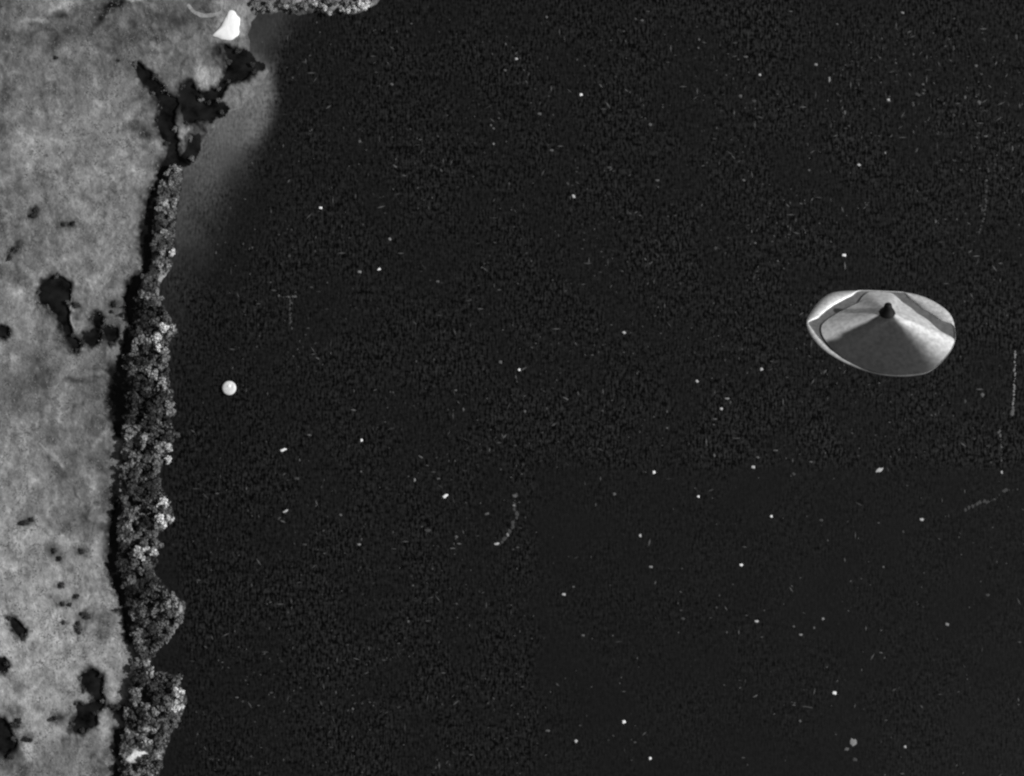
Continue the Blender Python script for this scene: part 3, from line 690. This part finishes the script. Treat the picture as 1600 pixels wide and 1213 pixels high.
FAINT = [(887, 287, 4, 9, .4, 35), (567, 351, 6, 6, .4, 0), (684, 440, 6, 6, .5, 0), (564, 737, 6, 6, .45, 0), (648, 750, 5, 8, .55, 0), (436, 810, 10, 5, .4, 40), (561, 851, 7, 6, .55, 0), (804, 775, 9, 9, .42, 0),
 (803, 790, 5, 5, .55, 0), (806, 803, 6, 7, .36, 0), (985, 520, 4, 5, .4, 0), (955, 508, 6, 4, .4, 0), (925, 555, 9, 3, .42, 0), (1184, 715, 8, 5, .45, 0), (1116, 712, 5, 8, .5, 0), (1411, 831, 6, 8, .4, 0), (1380, 886, 7, 6, .5, 0), (896, 917, 7, 4, .45, 0),
 (911, 993, 6, 6, .5, 0), (1194, 954, 5, 4, .4, 0), (1286, 967, 7, 6, .55, 0), (1272, 981, 5, 6, .5, 0), (1240, 979, 7, 6, .52, 0), (1251, 992, 7, 6, .55, 0), (856, 1142, 8, 6, .42, 0), (1250, 1127, 6, 6, .5, 0), (1320, 416, 3.5, 18, .42, 0),
 (1383, 239, 5, 7, .6, 0), (1410, 20, 10, 6, .6, -15), (1296, 124, 5, 13, .55, 0), (1275, 101, 6, 7, .55, 0), (1235, 18, 12, 3.5, .5, 0), (1530, 160, 8, 10, .5, 35), (1525, 103, 6, 8, .5, 0), (1533, 116, 6, 6, .38, 0),
 (1582, 232, 4, 13, .45, 0), (1588, 58, 5, 14, .38, 0), (1165, 89, 9, 5, .5, 0), (771, 225, 6, 6, .55, 0), (771, 201, 6, 5, .45, 0), (767, 196, 4, 6, .45, 0), (617, 260, 9, 5, .45, -35), (562, 221, 7, 6, .42, 0), (612, 132, 8, 6, .45, 0), (641, 202, 6, 5, .36, 0), (684, 213, 7, 6, .36, 0),
 (790, 69, 5, 7, .42, 0), (789, 110, 6, 6, .42, 0), (854, 27, 6, 6, .45, 0), (1003, 32, 10, 6, .5, 0), (1012, 18, 8, 4, .38, 0), (843, 178, 7, 7, .42, 0), (862, 235, 7, 6, .5, 0), (1016, 195, 7, 8, .42, 30), (1091, 75, 6, 6, .45, 0), (1092, 62, 4, 7, .45, 0),
 (496, 560, 12, 4, .42, -25), (638, 971, 6, 6, .5, 0), (645, 915, 6, 5, .42, 0), (1042, 669, 7, 5, .48, 0), (1117, 655, 8, 4, .42, 0), (820, 643, 5, 8, .42, 0), (884, 623, 11, 4, .42, -25), (903, 615, 5, 9, .38, 0), (960, 772, 8, 7, .42, 0),
 (941, 642, 8, 6, .38, 0), (1267, 722, 8, 4, .48, 0), (1212, 704, 9, 4, .48, 0), (1331, 677, 8, 5, .38, 0), (1150, 685, 16, 4, .38, 0), (1240, 1102, 10, 3.5, .42, 0), (1262, 1105, 20, 3.5, .4, -8), (1376, 1020, 10, 4, .42, -10), (1382, 1028, 5, 6, .38, -45), (1543, 930, 8, 8, .38, 0),
 (1283, 813, 7, 7, .36, 0), (1067, 967, 9, 6, .36, 0), (1180, 1088, 10, 4, .42, 30), (1163, 855, 10, 4, .4, 0), (1161, 1184, 9, 4, .38, 0), (992, 1160, 8, 5, .38, 0), (1240, 741, 8, 7, .36, 0), (1336, 1187, 12, 8, .36, -20), (1323, 1171, 10, 8, .42, 30),
 (1535, 617, 9, 9, .42, 30), (1508, 627, 6, 9, .36, 0), (1486, 505, 5, 6, .4, 0), (1462, 346, 5, 8, .42, 0), (1548, 723, 5, 5, .36, 0), (1326, 197, 8, 5, .4, 0), (1320, 176, 4, 12, .45, 0), (1427, 164, 7, 8, .4, 0), (1434, 148, 10, 7, .4, -30), (1442, 132, 8, 6, .42, 0), (1508, 152, 6, 8, .42, 0),
 (1264, 266, 7, 6, .42, 0), (1262, 226, 4, 8, .4, 0), (1540, 213, 8, 5, .5, 0), (1526, 215, 8, 4, .42, -30), (1490, 75, 5, 12, .38, 0), (1541, 282, 7, 5, .48, 0), (1432, 235, 5, 12, .4, -35), (1490, 180, 6, 7, .4, -40), (1308, 38, 6, 4, .42, 0), (1180, 380, 5, 5, .45, 0), (1118, 388, 5, 9, .4, -20),
 (1008, 405, 8, 5, .42, -40), (1015, 412, 5, 5, .4, 0), (1215, 408, 6, 5, .42, 0), (481, 513, 10, 4, .36, 0), (486, 449, 10, 5, .4, 0), (452, 400, 7, 6, .38, 0), (552, 641, 11, 4, .45, 0), (553, 611, 4, 8, .36, 0), (724, 640, 4, 8, .5, 0), (712, 610, 5, 5, .42, 0), (685, 748, 9, 4, .5, 0),
 (657, 714, 10, 5, .42, -30), (468, 719, 4, 8, .45, 0), (464, 748, 9, 7, .38, 0), (483, 680, 10, 4, .42, 0), (761, 803, 8, 6, .42, 20), (713, 839, 7, 6, .42, 0), (717, 850, 10, 4, .42, 0), (707, 857, 14, 3, .42, 0), (668, 829, 12, 8, .36, 0), (532, 805, 7, 6, .42, 0), (404, 807, 4, 8, .4, 0), (476, 851, 8, 5, .4, 0),
 (370, 1090, 7, 4, .5, 0), (379, 1096, 5, 7, .4, -35), (392, 1182, 7, 5, .4, 0), (450, 957, 6, 6, .4, 0), (398, 1128, 5, 5, .4, 0), (551, 1108, 5, 6, .42, 0), (1157, 150, 6, 7, .42, 0), (1178, 158, 8, 8, .38, 0), (1027, 282, 8, 6, .42, 0), (1162, 282, 7, 6, .45, 0), (1008, 185, 6, 5, .38, 0), (952, 262, 9, 7, .38, 0), (782, 566, 6, 9, .42, 0), (678, 562, 5, 5, .4, 0), (648, 505, 8, 4, .38, -40)]
for x, y, w, h, br, a in FAINT:
    side = 'left' if x < 700 else 'middle' if x < 1200 else 'right'
    vert = 'upper' if y < 420 else 'middle' if y < 760 else 'lower'
    where = {'middle middle': 'central'}.get('%s %s' % (vert, side), '%s %s' % (vert, side) if vert != 'middle' else side+'-hand')
    fleck(x, y, w*.78, h*.78, br*.94, a, 'faint grey fleck floating on the dark %s open water' % where, 'faint grey flecks on the %s open water' % where)
# thin foam lines near the right edge
def foam_line(pts, w, q, label, gap=.25, seed=1, cat='foam line'):
    rnd = random.Random(seed); V = []; F = []
    P = []
    for (ax, ay), (bx, by) in zip(pts, pts[1:]):
        n = max(1, int(math.hypot(bx-ax, by-ay)/1.6))
        for i in range(n): P.append((ax+(bx-ax)*i/n, ay+(by-ay)*i/n))
    for x, y in P:
        if rnd.random() < gap: continue
        x += rnd.gauss(0, w*.22); y += rnd.gauss(0, w*.15); n = 7; r = w*PX*.5*rnd.choice([.3, .4, .6, .9, 1.1]); c = len(V)
        V.append((wx(x), wy(y), .09)); 
        for i in range(n): V.append((wx(x)+math.cos(6.283*i/n)*r*rnd.uniform(.8, 1.2), wy(y)+math.sin(6.283*i/n)*r*1.2, .01))
        for i in range(n): F.append((c, c+1+i, c+1+(i+1) % n))
    me = mesh_np('foam_line', V, F); o = link('foam_line', me, M_FOAM[q]); return tag(o, label, cat)
foam_line([(1586, 548), (1585, 600), (1583, 634)], 2.6, 2, 'straight thin upright foam line nearest the right edge', .3, 1)
foam_line([(1582, 634), (1582, 652)], 5, 1, 'short blurred foam tail under the straight upright line', .3, 8)
foam_line([(1561, 672), (1563, 685), (1565, 704), (1565, 725)], 3, 1, 'short thin foam line below the straight upright one', .25, 2)
foam_line([(1508, 797), (1522, 789), (1534, 784), (1546, 784), (1558, 778), (1567, 768), (1575, 765), (1590, 766)], 4.5, 0, 'dotted foam trail curving up to the right edge', .3, 3)
foam_line([(1527, 376), (1534, 350), (1540, 325), (1542, 285), (1545, 262)], 3.5, 0, 'faint broken foam trail in the upper right water', .5, 4)
foam_line([(436, 463), (448, 464), (464, 463)], 3, 1, 'faint short level foam line beside the shore wood', .35, 5)
foam_line([(453, 468), (453, 485), (454, 505), (456, 515)], 3, 0, 'faint upright foam line hanging below the level one', .35, 6)
foam_line([(806, 768), (803, 785), (808, 805), (797, 830), (786, 846), (776, 851)], 5, 0, 'faint hooked foam trail in the lower middle water', .4, 7)
# countless tiny specks
n = 5200
X2 = rng.uniform(300, 1600, n); Y2 = rng.uniform(28, 1213, n)
keep = rng.uniform(0, 1, n) < np.where((X2 > 835) & (Y2 > 728), .16, .4+.5*sstep(1000, 1500, X2)*sstep(600, 100, Y2)+.3*sstep(850, 1000, Y2))
keep &= vnoise(X2/60, Y2/60, 640) > .3
X2, Y2 = X2[keep], Y2[keep]; V = []; F = []
for x, y in zip(X2, Y2):
    a = R.uniform(0, 3.14); l = R.uniform(.5, 1.2)*R.choice([1, 1, 1, 1.8, 3]); w = R.uniform(.35, .7); c = len(V)
    ux, uy = math.cos(a), math.sin(a)
    if R.random() < .4: ux, uy = R.choice([(1, 0), (0, 1)])
    V += [(wx(x)-ux*l*.5, wy(y)-uy*l*.5, .02), (wx(x)+uy*w*.5, wy(y)-ux*w*.5, .03), (wx(x)+ux*l*.5, wy(y)+uy*l*.5, .02), (wx(x)-uy*w*.5, wy(y)+ux*w*.5, .05)]; F.append((c, c+1, c+2, c+3))
me = mesh_np('floating_specks', V, F)
M_SPECK = leaf_mat('floating_specks', .048)
tag(link('floating_specks', me, M_SPECK), 'countless tiny specks scattered over the dark lake', 'specks', kind='stuff')

# ---------------------------------------------------------------- white buoy
def lathe(prof, n=40, name='body'):
    bm = bmesh.new(); rings = []
    for r, z in prof: rings.append([bm.verts.new((math.cos(2*math.pi*i/n)*r, math.sin(2*math.pi*i/n)*r, z)) for i in range(n)])
    for a, b in zip(rings, rings[1:]):
        for i in range(n): bm.faces.new((a[i], a[(i+1) % n], b[(i+1) % n], b[i]))
    bm.faces.new(rings[-1]); bm.faces.new(rings[0][::-1])
    me = bpy.data.meshes.new(name); bm.to_mesh(me); bm.free()
    for p in me.polygons: p.use_smooth = True
    return me
M_BUOY = simple_mat('white_weathered_paint', .66, rough=.6, scale=.9, vary=.16)
M_RUB = simple_mat('black_rubber', .004, rough=.9, spec=.1)
bo = empty('white_buoy', (wx(358), wy(606.5), 0)); tag(bo, 'large round white buoy with a black fender ring, alone by the left shore', 'buoy')
link('float_body', lathe([(2.2, -.6), (2.65, -.1), (2.8, .35), (2.72, .7), (2.3, .95), (1.5, 1.08), (.6, 1.12), (.05, 1.12)]), M_BUOY, bo)
link('fender_ring', lathe([(2.82, -.2), (3.3, -.2), (3.42, .05), (3.3, .28), (2.82, .28)]), M_RUB, bo)
cp = link('bright_spot_cap', lathe([(.8, 1.0), (.75, 1.15), (.5, 1.25), (.05, 1.28)], 20), simple_mat('bright_white_cap', .93, vary=.02), bo); cp.location = (.15, .75, -.05)  # added whiter cap, painting the highlight on the float's upper side
tp = link('lifting_eye', lathe([(.18, 1.05), (.25, 1.15), (.18, 1.28), (.05, 1.3)], 12), M_BUOY, bo); tp.location = (-.9, -1.0, -.12)

# ---------------------------------------------------------------- silver disc, hovering high over the water
DZ = 380.0; K = PX*(CAM_H-DZ)/CAM_H            # metres per photograph pixel at the disc's height
TILT = math.radians(42)                       # its axis leans towards the top of the picture
def dc(x, y): return (1220+x/4.853, 370+y/4.853)
CX, CY = dc(758, 728)
disc = empty('silver_disc', (wx(CX)/PX*K, wy(CY)/PX*K, DZ)); disc.rotation_euler = (-TILT, 0, 0)
tag(disc, 'shiny metal disc with a low cone and dark knob hovering over the dark lake', 'disc')
def loc(p, z=0.0):
    """picture position (pixels) -> disc's own frame, at height z on its axis"""
    X_, Y_ = (p[0]-CX)*K, (CY-p[1])*K
    # the picture's vertical: y*cos(tilt) + z*sin(tilt)
    return Vector((X_, (Y_-z*math.sin(TILT))/math.cos(TILT), z))
OUT = [dc(*p) for p in [(193, 640), (205, 618), (250, 560), (300, 495), (360, 440), (420, 410), (520, 402), (640, 400), (760, 402), (860, 408), (960, 411), (1050, 425), (1150, 460), (1230, 510), (1288, 558), (1318, 600),
      (1322, 690), (1320, 775), (1290, 840), (1230, 912), (1150, 985), (1080, 1033), (960, 1052), (820, 1055), (700, 1040), (600, 1012), (520, 978), (400, 915), (300, 840), (240, 765), (207, 695)]]
def resample(P, n):
    P = np.array(P+[P[0]], float); d = np.r_[0, np.cumsum(np.linalg.norm(np.diff(P, axis=0), axis=1))]
    t = np.linspace(0, d[-1], n, endpoint=False); return np.stack([np.interp(t, d, P[:, 0]), np.interp(t, d, P[:, 1])], -1)
# everything on the disc is laid out by angle round its axis
o3 = [loc(p) for p in OUT]; oa = np.array([math.atan2(v.y, v.x) for v in o3]); orr = np.array([math.hypot(v.x, v.y) for v in o3])
idx = np.argsort(oa); oa, orr = oa[idx], orr[idx]
NA = 144; TH = np.linspace(-math.pi, math.pi, NA, endpoint=False)
RIM = np.interp(TH, oa, orr, period=2*math.pi)
for _ in range(6): RIM = (np.roll(RIM, 1)+2*RIM+np.roll(RIM, -1))/4
# inner edge of the flange / outer edge of the cone, in the picture
INN = [dc(*p) for p in [(312, 672), (410, 598), (510, 545), (610, 500), (655, 440), (690, 412), (780, 410), (880, 420), (945, 492), (1050, 580), (1170, 680), (1230, 738), (1308, 762),
       (1318, 775), (1288, 838), (1228, 908), (1148, 978), (1078, 1026), (960, 1044), (820, 1046), (700, 1030), (600, 1000), (520, 960), (430, 900), (340, 800), (308, 730)]]
i3 = [loc(p, .2) for p in INN]; ia = np.array([math.atan2(v.y, v.x) for v in i3]); ir = np.array([math.hypot(v.x, v.y) for v in i3])
idx = np.argsort(ia); INR = np.interp(TH, ia[idx], ir[idx], period=2*math.pi)
for _ in range(2): INR = (np.roll(INR, 1)+2*INR+np.roll(INR, -1))/4
INR = np.minimum(INR, RIM*.992)
MID = [dc(*p) for p in [(196, 650), (235, 632), (290, 618), (380, 542), (480, 482), (570, 440), (612, 402), (640, 398), (760, 398), (860, 405), (985, 415), (1000, 455), (1100, 545), (1230, 640), (1312, 656),
       (1322, 690), (1320, 775), (1290, 840), (1230, 912), (1150, 985), (1080, 1033), (960, 1052), (820, 1055), (700, 1040), (600, 1008), (520, 966), (400, 888), (310, 800), (255, 725), (225, 670)]]
m3 = [loc(p) for p in MID]; ma = np.array([math.atan2(v.y, v.x) for v in m3]); mr = np.array([math.hypot(v.x, v.y) for v in m3])
idx = np.argsort(ma); MIDR = np.interp(TH, ma[idx], mr[idx], period=2*math.pi)      # outer edge of the dark channel
MIDR = (np.roll(MIDR, 1)+2*MIDR+np.roll(MIDR, -1))/4
MIDR = np.clip(MIDR, INR*1.002, RIM*.996)
AP = loc(dc(800, 566), 5.6)                     # where the cone's point sits
def ring_mesh(name, rings, smooth=True, cap=False):
    """rings: list of (radius array, z array, centre xy)"""
    V = []; F = []
    for r, z, (cx, cy) in rings:
        for k in range(NA): V.append((cx+math.cos(TH[k])*r[k], cy+math.sin(TH[k])*r[k], z if np.isscalar(z) else z[k]))
    for q in range(len(rings)-1):
        for k in range(NA): a = q*NA+k; b = q*NA+(k+1) % NA; F.append((a, b, b+NA, a+NA))
    return mesh_np(name, V, F, smooth)
def metal(name, v, rough, aniso=0.0, rot=0.0, met=1.0, shade_mul=0.0):
    m, nt, b = new_mat(name); N = nt.nodes; L = nt.links
    b.inputs['Metallic'].default_value = met; b.inputs['Roughness'].default_value = rough
    tc = N.new('ShaderNodeTexCoord'); n = N.new('ShaderNodeTexNoise'); n.inputs['Scale'].default_value = .9; n.inputs['Detail'].default_value = 6
    L.new(tc.outputs['Object'], n.inputs['Vector'])
    r = N.new('ShaderNodeMapRange'); r.inputs['From Min'].default_value = .3; r.inputs['From Max'].default_value = .7
    r.inputs['To Min'].default_value = v*.66; r.inputs['To Max'].default_value = v*1.08
    L.new(n.outputs[0], r.inputs[0]); out = r.outputs[0]
    if shade_mul:
        ta = N.new('ShaderNodeAttribute'); ta.attribute_name = 'painted_shade'
        q = N.new('ShaderNodeMapRange'); q.inputs['To Min'].default_value = 1; q.inputs['To Max'].default_value = shade_mul
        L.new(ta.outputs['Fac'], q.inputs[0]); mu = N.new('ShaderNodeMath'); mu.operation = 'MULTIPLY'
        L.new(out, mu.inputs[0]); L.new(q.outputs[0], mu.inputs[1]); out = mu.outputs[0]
    L.new(out, b.inputs['Base Color'])
    if aniso:
        b.inputs['Anisotropic'].default_value = aniso; b.inputs['Anisotropic Rotation'].default_value = rot
        t = N.new('ShaderNodeTangent'); t.direction_type = 'RADIAL'; t.axis = 'Z'; L.new(t.outputs[0], b.inputs['Tangent'])
    return m
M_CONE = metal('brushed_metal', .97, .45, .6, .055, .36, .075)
M_FLANGE = metal('satin_metal', .78, .5, met=.25, shade_mul=.28)
M_CHAN = metal('dark_channel', .2, .6, met=.3)  # darker grey metal for the channel
M_KNOB = simple_mat('blackened_knob', .006, rough=.6, spec=.2, scale=2)
one = np.ones(NA)
# flange: outer lip with thickness, up to the channel
lip = [(RIM*.97, -.42, (0, 0)), (RIM*.995, -.36, (0, 0)), (RIM, -.2, (0, 0)), (RIM*.997, -.06, (0, 0)), (MIDR*.5+RIM*.5, .05, (0, 0)), (MIDR, .1, (0, 0)), (MIDR-.02, -.2, (0, 0))]
me = ring_mesh('rim_flange', lip)
dg = np.tile(np.degrees(TH), len(lip))
attr(me, 'painted_shade', sstep(-150, -100, dg)*(1-sstep(-30, 0, dg)))      # shade painted into the colour along the lip's lower side
link('rim_flange', me, M_FLANGE, disc)
link('seam_channel', ring_mesh('seam_channel', [(MIDR+.05, -.12, (0, 0)), ((MIDR+INR)/2, -.2, (0, 0)), (INR-.3, -.12, (0, 0))]), M_CHAN, disc)
rings = []
for f in np.linspace(1.0, .04, 28):
    rings.append((INR*f, .2+(AP.z-.2)*(1-f), (AP.x*(1-f), AP.y*(1-f))))
me = ring_mesh('cone_hull', rings)
co = np.zeros(len(me.vertices)*3, np.float32); me.vertices.foreach_get('co', co); co = co.reshape(-1, 3)
# front sector's shade painted into the colour: angle round the point, measured from the front
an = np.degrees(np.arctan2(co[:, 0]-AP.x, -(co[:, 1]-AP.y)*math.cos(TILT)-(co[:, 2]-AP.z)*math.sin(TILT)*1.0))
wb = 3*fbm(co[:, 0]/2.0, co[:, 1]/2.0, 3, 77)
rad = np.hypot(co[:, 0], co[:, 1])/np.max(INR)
attr(me, 'painted_shade', sstep(-68, -60, an+wb)*(1-sstep(34, 66, an+wb+4*rad)))
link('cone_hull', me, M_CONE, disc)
link('underside', ring_mesh('underside', [(RIM*.97, -.44, (0, 0)), (RIM*.7, -3.2, (0, 0)), (RIM*.35, -4.6, (0, 0)), (RIM*.02, -5.0, (0, 0))]), M_FLANGE, disc)
kb = link('apex_knob', lathe([(2.5, -1.6), (2.2, -.7), (1.8, .1), (1.4, .6), (1.15, 1.5), (1.0, 2.3), (.6, 2.7), (.05, 2.8)], 28), M_KNOB, disc)
kb.location = AP
